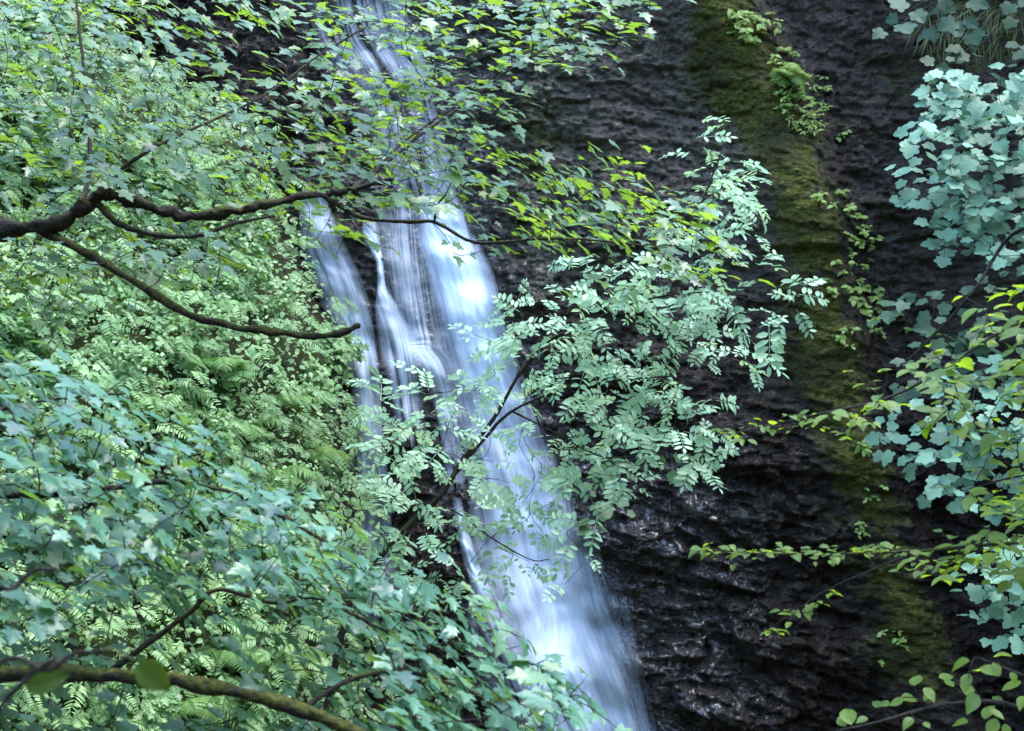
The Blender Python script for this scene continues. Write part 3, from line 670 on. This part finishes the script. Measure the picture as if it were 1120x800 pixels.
# 3 ---- rowan in front of the fall
b = gbase(-1.9, 11.6)
row = empty('rowan_tree', b, 'slender rowan with feathery mint leaves leaning across the middle of the fall', 'tree')
tr = trunk(row, b, [at(372, 700, 11.8), at(412, 615, 11.9), at(450, 572, 12), at(482, 542, 12), at(508, 500, 12.1), at(540, 458, 12.2), at(566, 412, 12.2)], 0.032, 0.012, M_BARK, b)
sk = [tr[12:]]
sk.append(branch('branch', [(566, 412, 12.2), (598, 374, 12.2), (640, 358, 12.1), (668, 340, 12.0), (700, 305, 11.9), (740, 270, 11.9), (770, 215, 11.9), (790, 165, 11.9)], 0.020, 0.005, row, M_BARK, 40, 8, 0.1, b))
sk.append(branch('branch', [(478, 545, 12), (500, 515, 12.1), (530, 480, 12.1), (560, 450, 12.1), (620, 425, 12.0), (690, 415, 11.9), (760, 410, 11.8)], 0.018, 0.005, row, M_BARK, 40, 8, 0.1, b))
sk.append(branch('branch', [(668, 340, 12.0), (720, 325, 11.9), (780, 320, 11.8), (830, 330, 11.8)], 0.008, 0.004, row, M_BARK, 24, 6, 0.1, b))
sk.append(branch('branch', [(470, 555, 12), (498, 560, 11.9), (540, 590, 11.8), (580, 612, 11.7), (600, 612, 11.7)], 0.008, 0.004, row, M_BARK, 24, 6, 0.1, b))
sk.append(branch('branch', [(560, 450, 12.1), (610, 475, 12), (660, 500, 11.9), (720, 495, 11.9)], 0.008, 0.004, row, M_BARK, 24, 6, 0.1, b))
T3 = {3: (18, '020'), 4: (18, '064'), 5: (18, '1650'), 6: (17, '12420'), 7: (15, '2456431'), 8: (13, '246666543'), 9: (12, '1455556630'), 10: (10, '1223655552'), 11: (10, '2433445442'), 12: (10, '34334432240'), 13: (10, '344343210'), 14: (10, '24443100'), 15: (10, '344212'), 16: (10, '2321')}
tips = [at(*p) for p in dens_tips(T3, 0.8, None, lambda px, py: 12.0 + rng.normal(0, 0.5))]
def n_row(p): return np.array([rng.normal(0.1, 0.3), -0.60 + 0.25 * rng.standard_normal(), 1.0])
mb = MB(); tw = grow(sk, tips)
n3 = spray_leaves(mb, tw, ROWAN, 0.245, n_row, 0.13, 0.34, 0.05, 0.3, opposite=False, spread=0.75)
mb.build('crown', [M_ROW, M_TWIG], row, b)

# 4 ---- yellow green elm on the right
b = gbase(3.4, 7.2)
elm = empty('elm_tree', b, 'elm with yellow green backlit leaves reaching in from the right edge', 'tree')
tr = trunk(elm, b, [np.array([3.4, 7.2, -1.5]), np.array([3.35, 7.1, 0.2]), np.array([3.5, 7.0, 2.2])], 0.13, 0.05, M_BARK, b)
sk = [tr]
sk.append(branch('branch', [(1390, 330, 7.0), (1230, 340, 6.9), (1120, 352, 6.8), (1050, 392, 6.7), (980, 432, 6.7), (900, 452, 6.6), (830, 468, 6.6), (800, 475, 6.6)], 0.009, 0.0025, elm, M_TWIG, 40, 8, 0.1, b))
sk.append(branch('branch', [(1390, 500, 7.0), (1230, 505, 6.7), (1120, 520, 6.6), (1060, 535, 6.5)], 0.009, 0.0025, elm, M_TWIG, 30, 8, 0.1, b))
sk.append(branch('branch', [(1390, 590, 7.0), (1200, 592, 6.7), (1100, 595, 6.6), (1000, 603, 6.6), (920, 606, 6.6), (840, 606, 6.6), (768, 601, 6.6)], 0.009, 0.0025, elm, M_MOSSBARK, 40, 8, 0.25, b))
sk.append(branch('branch', [(1000, 604, 6.6), (950, 625, 6.5), (900, 648, 6.5), (845, 686, 6.5)], 0.005, 0.002, elm, M_TWIG, 24, 6, 0.1, b))
sk.append(branch('branch', [(1230, 250, 6.9), (1115, 252, 8.5), (1060, 325, 8.6), (1000, 388, 8.7), (985, 400, 8.7)], 0.012, 0.005, elm, M_TWIG, 30, 8, 0.1, b))
T4 = {7: (28, '33'), 8: (26, '1455'), 9: (25, '134555'), 10: (22, '012445555'), 11: (21, '0112431355'), 12: (21, '0000012355'), 13: (26, '356655'), 14: (25, '135655'), 15: (22, '00245566')}
tips = [at(*p) for p in dens_tips(T4, 1.25, None, lambda px, py: 6.7 + rng.normal(0, 0.25))]
fine = [at(q, 604 + rng.normal(0, 5), 6.6 + rng.normal(0, 0.08)) for q in np.linspace(760, 1010, 60)]
fine += [at(q, 690 - (q - 840) * 0.62 + rng.normal(0, 5), 6.5 + rng.normal(0, .05)) for q in np.linspace(840, 915, 16)]
fine += [at(q, 476 - (q - 800) * 0.10 + rng.normal(0, 7), 6.6 + rng.normal(0, .08)) for q in np.linspace(790, 960, 26)]
def n_elm(p): return np.array([rng.normal(-0.12, 0.12), -0.16 + 0.17 * rng.standard_normal(), 1.0])
mb = MB(); tw = grow(sk, tips)
n4 = spray_leaves(mb, tw, OVATE, 0.086, n_elm, 0.045, 0.30, 0.12, 0.14, opposite=False)
tw = grow(sk, fine); spray_leaves(mb, tw, OVATE, 0.05, n_elm, 0.03, 0.16, 0.1, 0.16, opposite=False)
mb.build('crown', [M_ELM, M_TWIG], elm, b)

# ------------------------------------------------------------------ shrubs with blue green lobed leaves on the right
def shrub(name, label, cat, base, stems, cells, per, dfun, tpls, size, nfun, mats, group=None, pitch=0.12, maxlen=0.4, petiole=0.4, jit=0.22, r0=0.014, opposite=True, part='foliage', stem_mat=None, spread=0.85):
    root = empty(name, base, label, cat, group)
    sk = []; mb = MB()
    for s in stems:
        P = spline(np.vstack([base] + [at(*q) for q in s]), 24)
        mb = MB(); tube(mb, P, np.linspace(r0, 0.004, 24), 7, 0, True, 0.08); sk.append(P)
        mb.build('stem', [stem_mat or M_TWIG], root, base)
    if isinstance(cells, dict): px = dens_tips(cells, per, None, dfun)
    else: px = [(x, y, dfun(x, y)) for x, y in cells]
    mb = MB(); tw = grow(sk, [at(*p) for p in px], lift=0.1)
    spray_leaves(mb, tw, tpls, size, nfun, pitch, maxlen, petiole, jit, opposite=opposite, spread=spread)
    mb.build(part, mats, root, base)
    return root
def n_front(a, bz=0.75, sx=-0.15): return lambda p: np.array([rng.normal(sx, 0.15), -a + 0.15 * rng.standard_normal(), bz])
def wall_base(px, py): return hit(px, py)[0] + np.array([0, 0.1, 0])

def ell(cx, cy, rx_, ry_, n, rot=0.0):
    out = []
    for _ in range(n):
        r = math.sqrt(rng.random()); a = rng.random() * 2 * math.pi
        u, v = rx_ * r * math.cos(a), ry_ * r * math.sin(a)
        out.append((cx + u * math.cos(rot) - v * math.sin(rot), cy + u * math.sin(rot) + v * math.cos(rot)))
    return out

shrub('maple_sapling', 'maple sapling with bright blue green lobed leaves high on the right edge', 'sapling', gbase(5.2, 13.4), [[(1240, 600, 13.4), (1210, 320, 13.3), (1150, 190, 13.2), (1090, 130, 13.1)], [(1240, 500, 13.4), (1170, 260, 13.2), (1080, 225, 13.0)]],
      {2: (24, '03667665'), 3: (24, '17999876'), 4: (24, '17999876'), 5: (24, '15899876'), 6: (25, '37876532')}, 1.3, lambda x, y: 13 + rng.normal(0, 0.35), MAPLE_R, 0.13, n_front(0.62, 0.8), [M_TEAL, M_TWIG], pitch=0.12, maxlen=0.42)
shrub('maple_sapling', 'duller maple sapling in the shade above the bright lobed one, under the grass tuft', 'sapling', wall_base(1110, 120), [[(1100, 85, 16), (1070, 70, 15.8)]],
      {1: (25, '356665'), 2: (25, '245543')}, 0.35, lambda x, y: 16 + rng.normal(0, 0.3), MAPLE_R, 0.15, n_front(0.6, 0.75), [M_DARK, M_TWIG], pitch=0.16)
shrub('maple_sapling', 'maple sapling with grey green leaves hanging into the top right corner', 'sapling', wall_base(1130, 5), [[(1090, -20, 16), (1040, -10, 15.8)]],
      {-1: (24, '456666'), 0: (24, '3554321')}, 0.35, lambda x, y: 15.8 + rng.normal(0, 0.3), MAPLE_R, 0.18, n_front(0.55, 0.8), [M_DARK, M_TWIG], pitch=0.16)
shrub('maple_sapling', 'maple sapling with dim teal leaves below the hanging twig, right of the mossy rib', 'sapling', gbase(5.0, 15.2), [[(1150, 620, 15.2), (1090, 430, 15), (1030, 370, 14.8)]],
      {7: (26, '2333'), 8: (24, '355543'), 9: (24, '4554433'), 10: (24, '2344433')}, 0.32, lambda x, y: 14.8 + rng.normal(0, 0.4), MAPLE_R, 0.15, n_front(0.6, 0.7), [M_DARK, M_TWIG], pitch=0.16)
shrub('maple_sapling', 'maple sapling with pale teal leaves behind the yellow elm sprays', 'sapling', gbase(4.6, 12.6), [[(1210, 720, 12.6), (1130, 540, 12.5), (1060, 480, 12.4)], [(1210, 650, 12.6), (1090, 500, 12.4), (1010, 470, 12.2)]],
      {10: (25, '122344'), 11: (24, '2788876'), 12: (24, '1788876'), 13: (25, '2654321')}, 1.2, lambda x, y: 12.3 + rng.normal(0, 0.3), MAPLE_R, 0.118, n_front(0.6, 0.8), [M_TEAL, M_TWIG], pitch=0.14)
shrub('maple_sapling', 'small maple sapling with teal leaves at the right edge under the long yellow spray', 'sapling', gbase(4.5, 11.8), [[(1200, 800, 11.8), (1130, 690, 11.7), (1090, 650, 11.6)]],
      {15: (26, '4777'), 16: (26, '5877'), 17: (27, '255')}, 1.2, lambda x, y: 11.6 + rng.normal(0, 0.25), MAPLE_R, 0.118, n_front(0.6, 0.8), [M_TEAL, M_TWIG], pitch=0.14)
shrub('hazel_sapling', 'hazel sapling with sparse olive leaves in the bottom right corner', 'sapling', gbase(2.9, 6.6), [[(1300, 840, 6.6), (1120, 775, 6.3), (1040, 770, 6.2), (960, 790, 6.1), (915, 800, 6.1)], [(1250, 800, 6.5), (1120, 740, 6.3), (1070, 720, 6.2)]],
      [(925, 795), (950, 785), (975, 770), (1000, 752), (1025, 742), (1045, 752), (1060, 735), (1085, 720), (1105, 735), (1080, 775), (1100, 790), (1010, 790), (1120, 760), (1060, 790), (1130, 720)], 1, lambda x, y: 6.2 + rng.normal(0, 0.1), OVATE, 0.085, n_front(0.4, 0.9), [M_ELM, M_TWIG], pitch=0.07, maxlen=0.2, petiole=0.12, opposite=False)
shrub('hazel_sapling', 'very near hazel sapling with a few big dark leaves in the lower left corner', 'sapling', gbase(-1.3, 2.5), [[(-60, 900, 2.6), (-10, 790, 2.6), (30, 742, 2.6), (60, 720, 2.6)], [(-60, 870, 2.6), (60, 730, 2.6), (110, 712, 2.6)], [(-80, 800, 2.7), (20, 640, 2.8), (60, 622, 2.8)]],
      [(24, 752), (146, 722), (-50, 770)], 1, lambda x, y: 2.65 + rng.normal(0, 0.08), OVATE, 0.095, n_front(1.0, 0.12, -0.1), [M_NEAR, M_STEM], pitch=0.08, maxlen=0.06, petiole=0.12, jit=0.3, r0=0.005, opposite=False)

# sycamore-like plant in the shade under the rowan
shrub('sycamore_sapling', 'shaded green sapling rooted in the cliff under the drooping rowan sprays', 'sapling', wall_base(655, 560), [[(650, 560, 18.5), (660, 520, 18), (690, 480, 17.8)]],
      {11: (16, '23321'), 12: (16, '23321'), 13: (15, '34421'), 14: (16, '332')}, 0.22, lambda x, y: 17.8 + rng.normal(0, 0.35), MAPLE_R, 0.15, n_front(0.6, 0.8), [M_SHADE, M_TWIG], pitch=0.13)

# ------------------------------------------------------------------ ferns and herbs
def fern(label, base, nf, size, lean, group=None, spread=math.pi, mats=None, up=0.6):
    root = empty('fern', base, label, 'fern', group)
    mb = MB(); pos = []; dr = []; no = []; sz = []; tn = []
    for i in range(nf):
        a = lean + spread * ((i + 0.5) / nf - 0.5) * 2 + rng.normal(0, 0.15)
        d = np.array([math.cos(a), math.sin(a), rng.uniform(-0.1, 0.35) * up])
        pos.append(base + d * 0.02); dr.append(d); no.append(np.array([0, 0, 1.0]) + rng.normal(0, 0.12, 3)); sz.append(size * rng.uniform(0.75, 1.15)); tn.append(rng.random())
    put_leaves(mb, FROND, np.array(pos), np.array(dr), np.array(no), np.array(sz), tn, 0, 0.1)
    mb.build('fronds', [mats or M_FERN], root, base)
    return root
FR = -math.pi / 2                                   # towards the viewer
bank_ferns = [((345, 500), 'arching pale fern at the edge of the bank beside the left stream', 0.62), ((262, 470), 'pale fern on the bank left of the arching one', 0.6), ((300, 520), 'fern growing in front of the arching one on the bank', 0.6),
              ((240, 400), 'fern high on the bank below the mossy broken limb', 0.55), ((310, 440), 'fern on the bank edge above the arching one', 0.5), ((180, 440), 'fern in the middle of the leafy bank', 0.55),
              ((215, 545), 'fern on the bank just above the maple twigs', 0.6), ((250, 715), 'bright fern showing through above the low mossy limb', 0.6), ((310, 730), 'bright fern behind the bend of the low mossy limb', 0.6), ((205, 770), 'bright fern under the low mossy limb', 0.6), ((350, 600), 'fern at the foot of the bank behind the maple leaves', 0.6)]
for (px, py), lab, s in bank_ferns:
    fern(lab, hit(px, py)[0] + np.array([0.0, -0.08, 0.0]), 11, s, FR + rng.normal(0.2, 0.2), 'ferns on the left bank', 2.1, None, 0.9)
fern('light green fern hanging from the top of the mossy rib', hit(852, 84)[0], 14, 0.5, FR + 0.6, 'plants on the mossy rib', 0.9, M_HERB, -0.6)

def herb(label, px, py, n, rpx, rpy, rot=0.0, size=0.075, group='plants on the mossy rib', mats=None, name='leafy_herb', tpls=None):
    base = hit(px, py)[0]
    pts = ell(px, py, rpx, rpy, n, rot)
    W_ = hit([p[0] for p in pts], [p[1] for p in pts])
    root = empty(name, base, label, 'herb', group)
    mb = MB(); st = MB(); pos = []; dr = []; no = []; sz = []; tn = []
    for w in W_:
        tip = w + np.array([rng.normal(0, .05), -rng.uniform(0.08, 0.2), rng.uniform(-0.02, 0.12)])
        P = spline(np.array([w + [0, 0.05, 0], (w + tip) / 2 + [0, 0, 0.04], tip]), 5)
        tube(mb, P, np.linspace(0.004, 0.002, 5), 4, 1)
        for k in range(rng.integers(4, 8)):
            a = rng.random() * 6.28; d = np.array([math.cos(a), -0.35, math.sin(a) * 0.8])
            pos.append(P[rng.integers(2, 5)]); dr.append(d); no.append(np.array([rng.normal(0, .3), -0.6, 0.7])); sz.append(size * rng.uniform(.6, 1.3)); tn.append(rng.random())
    put_leaves(mb, tpls or OVATE, pos, dr, no, sz, tn, 0)
    mb.build('foliage', [mats or M_HERB, M_STEM], root, base)
    return root
herb('small bright leafy plant at the very top of the mossy rib', 826, 32, 16, 26, 22, size=0.10)
herb('light green feathery cushion hanging under the fern on the mossy rib', 872, 114, 95, 22, 42, -0.45, 0.07, tpls=LENS)
herb('tuft of drooping leaves just above the hanging fern', 856, 66, 8, 16, 8)
herb('narrow leafy plant beside the hanging fern, on its right', 905, 98, 5, 8, 8)
herb('tiny plant alone on the rock below the hanging fern', 918, 152, 3, 7, 6)
herb('loose leafy trail above the creeping plant on the rib', 905, 222, 12, 26, 14, 0.5)
herb('creeping plant with bright leaves half way down the mossy rib', 940, 265, 22, 17, 36)
herb('broad leafy plant below the creeping one on the mossy rib', 930, 318, 24, 34, 20, 0.4, 0.085)
herb('scattered small leaves where the rib meets the teal sapling', 965, 355, 16, 36, 18, 0.3)
herb('small shaded plant under the broad leafy one', 925, 372, 6, 10, 12)
herb('single star shaped sprig on the rib below the yellow leaves', 936, 497, 4, 8, 6, 0, 0.085)
herb('dim little sprig on the lower rib over the dark recess', 955, 540, 4, 6, 10, 0, 0.06)
herb('dim plants in the dark at the foot of the rib', 975, 705, 8, 20, 20, 0, 0.06)
herb('small plant on the rock left of the dark recess, above the long yellow spray', 948, 580, 6, 16, 8, 0, 0.05)

# grass tuft hanging at the top right
base = hit(1035, 28)[0]; root = empty('grass_tuft', base, 'brownish tuft of long grass hanging at the upper right', 'grass')
mb = MB(); bs = hit(rng.uniform(1005, 1115, 150), rng.uniform(5, 50, 150))
BL = (np.array([(0, .012, 0), (0, -.012, 0), (.4, .014, .05), (.4, -.014, .05), (.8, .009, -.12), (.8, -.009, -.12), (1, 0, -.3)]), np.array([(0, 1, 2), (1, 3, 2), (2, 3, 4), (3, 5, 4), (4, 5, 6)]))
n = len(bs)
put_leaves(mb, BL, bs, np.stack([rng.normal(-.25, .35, n), np.full(n, -.6), rng.normal(-.5, .3, n)], 1), np.stack([rng.normal(0, .2, n), np.full(n, -.6), np.full(n, .8)], 1), rng.uniform(.3, .6, n), rng.random(n))
mb.build('blades', [M_GRASS], root, base)

# ------------------------------------------------------------------ left bank: shrubs one by one, then low cover as one mass
def bank_shrub(label, px, py, rpx, size=0.07, nl=520, mats=None, tpl=None, thick=0.5):
    base = hit(px, py + rpx * 0.8)[0]
    c = hit(px, py)[0]; r = rpx * K * c[1]
    root = empty('leafy_shrub', base, label, 'shrub', 'shrubs on the left bank')
    st = MB(); mb = MB(); pos = []; dr = []; no = []; sz = []; tn = []
    ns = 26
    tips = []
    for i in range(ns):
        a = rng.random() * 6.28; q = math.sqrt(rng.random())
        tip = c + np.array([math.cos(a) * q * r, -thick * (1 - 0.6 * q * q) * rng.uniform(.5, 1.1), math.sin(a) * q * r * 0.8 + 0.1])
        tips.append(tip)
    main = spline(np.array([base + [0, .15, 0], (base + c) / 2 + [0, -.1, 0], c + [0, -.2, 0.1]]), 12)
    tube(st, main, np.linspace(.012, .005, 12), 6)
    tw = grow([main], tips, 0.08)
    for P in tw: tube(mb, P, np.linspace(.004, .0015, len(P)), 4, 1)
    st.build('stem', [M_TWIG], root, base)
    per = int(nl * 1.5) // ns
    for P in tw:
        n0 = np.array([rng.normal(0.25, 0.2), rng.normal(-0.6, 0.2), 0.8]); bt = rng.random()
        for k in range(per):
            t = 1 - 0.75 * rng.random() ** 1.5; p = P[min(len(P) - 1, int(t * (len(P) - 1)))]
            p = p + rng.normal(0, 0.045, 3) + n0 * -0.02
            a = rng.random() * 6.28
            pos.append(p); dr.append(np.array([math.cos(a), math.sin(a) * 0.7 - .3, -0.25])); no.append(n0 + rng.normal(0, .3, 3)); sz.append(size * rng.uniform(.6, 1.25)); tn.append(np.clip(.6 * bt + .5 * rng.random(), 0, 1))
    put_leaves(mb, tpl or OVATE, pos, dr, no, sz, tn)
    mb.build('foliage', [mats or M_BANK, M_TWIG], root, base)
bsh = [('pale leafy shrub on the bank directly under the limb fork', 110, 320, 62, 0.075), ('leafy shrub on the bank under the descending mossy limb', 210, 370, 52, 0.06), ('yellow green shrub on the bank edge beside the bare rock', 275, 330, 48, 0.06),
       ('leafy shrub at the far left of the bank below the fork', 30, 370, 60, 0.08), ('rounded pale shrub in the middle of the bank', 130, 420, 58, 0.06), ('leafy shrub left of the pale ferns', 205, 480, 50, 0.06),
       ('large leaved shrub at the left side of the bank', 60, 450, 62, 0.085), ('shrub half hidden by maple twigs on the left bank', 110, 530, 60, 0.075), ('leafy shrub overhanging the left stream at the broken limb end', 365, 395, 34, 0.085),
       ('shrub with hanging leaves beside the left stream, under the overhanging one', 335, 430, 30, 0.08), ('bright shrub seen through the gap over the low mossy limb', 280, 700, 60, 0.08), ('bright shrub under the low mossy limb', 150, 785, 62, 0.085), ('bright shrub at the bottom edge below the limb bend', 270, 790, 55, 0.085),
       ('shrub behind the maple leaves at the foot of the bank', 290, 620, 60, 0.075), ('shrub in shade behind the maple twigs at the left edge', 50, 600, 62, 0.08), ('shrub deep behind the maple on the lower bank', 170, 630, 60, 0.075),
       ('leafy shrub at the top left behind the sycamore leaves', 60, 160, 66, 0.09), ('leafy shrub behind the sycamore leaves above the fork', 170, 210, 60, 0.08), ('shrub below the sycamore leaves beside the top rock', 260, 270, 46, 0.07), ('shrub in the top left corner behind the leaves', 30, 60, 60, 0.09)]
for lab, px, py, r, s in bsh:
    bank_shrub(lab, px, py, r, s, 620, None, MAPLE if s >= 0.08 else None)

# low cover on the bank, nobody could count it
NC = 64000
cx = rng.uniform(-9.5, -1.9, NC); cz = rng.uniform(-6.5, 5.5, NC)
yb = bank_y(cx, cz); yc = cliff_y(cx, cz)
ok = (yb < yc + 0.02)
cx, cz, yb = cx[ok], cz[ok], yb[ok]; n = len(cx)
e = 0.05
gxn = (bank_y(cx + e, cz) - bank_y(cx - e, cz)) / (2 * e); gzn = (bank_y(cx, cz + e) - bank_y(cx, cz - e)) / (2 * e)
nrm = unit(np.stack([gxn, -np.ones(n), gzn], 1))
pos = np.stack([cx, yb, cz], 1) + nrm * rng.uniform(0.02, 0.3, n)[:, None]
mb = MB(); tone = np.clip(0.55 + 0.9 * vnoise(cx * 1.1, cz * 1.1, 77) + rng.normal(0, .2, n), 0, 1)
ang = rng.random(n) * 6.28
put_leaves(mb, [OVATE, OVATE, LENS], pos, np.stack([np.cos(ang), -0.4 * np.ones(n), np.sin(ang) * .6 - .3], 1), np.stack([rng.normal(.25, .3, n), rng.normal(-.55, .25, n), np.full(n, .8)], 1), rng.uniform(.035, .085, n), tone)
I = rng.choice(n, 5200, replace=False)
put_leaves(mb, LFROND, pos[I] + nrm[I] * 0.08, np.stack([rng.normal(.5, .6, 5200), -0.55 * np.ones(5200), rng.normal(-.25, .4, 5200)], 1), np.stack([rng.normal(.3, .25, 5200), rng.normal(-.5, .2, 5200), np.full(5200, .9)], 1), rng.uniform(.16, .40, 5200), np.clip(0.6 + 0.9 * vnoise(cx[I] * .8, cz[I] * .8, 78) + rng.normal(0, .12, 5200), 0, 1))
o = mb.build('undergrowth', [M_BANK])
tag(o, 'dense low green plants covering the steep left bank', 'undergrowth', kind='stuff')

# ------------------------------------------------------------------ camera, light
cam = bpy.data.cameras.new('camera'); co = bpy.data.objects.new('camera', cam); COL.objects.link(co)
cam.sensor_fit = 'HORIZONTAL'; cam.sensor_width = 36; cam.angle = math.radians(36); cam.clip_end = 500; cam.clip_start = 0.05
co.location = (0, 0, 0); co.rotation_euler = (math.radians(90), 0, 0)
cam.dof.use_dof = True; cam.dof.focus_distance = 13.0; cam.dof.aperture_fstop = 5.6
scene.camera = co

sd = Vector((0.30, -0.02, 0.95)).normalized()
w = bpy.data.worlds.new('World'); scene.world = w; w.use_nodes = True
nt = w.node_tree; nt.nodes.clear()
bg = nt.nodes.new('ShaderNodeBackground'); sky = nt.nodes.new('ShaderNodeTexSky'); wo = nt.nodes.new('ShaderNodeOutputWorld')
sky.sky_type = 'NISHITA'; sky.sun_disc = False
sky.sun_elevation = math.asin(sd.z); sky.sun_rotation = math.atan2(sd.x, sd.y)
sky.air_density = 1.0; sky.dust_density = 1.0; sky.ozone_density = 2.0
bg.inputs[1].default_value = 0.15
nt.links.new(sky.outputs[0], bg.inputs[0]); nt.links.new(bg.outputs[0], wo.inputs[0])
sl = bpy.data.lights.new('sun', 'SUN'); sl.energy = 0.5; sl.angle = math.radians(30); sl.color = (1, 0.98, 0.95)
so = bpy.data.objects.new('sun', sl); COL.objects.link(so); so.rotation_euler = sd.to_track_quat('Z', 'Y').to_euler(); so.location = (0, 5, 20)

vs = scene.view_settings
vs.view_transform = 'Standard'; vs.look = 'None'; vs.exposure = 3.25; vs.gamma = 1; vs.use_curve_mapping = False
scene.render.engine = 'CYCLES'
cy = scene.cycles
cy.transparent_max_bounces = 24; cy.max_bounces = 7; cy.diffuse_bounces = 4; cy.glossy_bounces = 3; cy.transmission_bounces = 5
print('LEAVES', n1, n2, n3, n4)
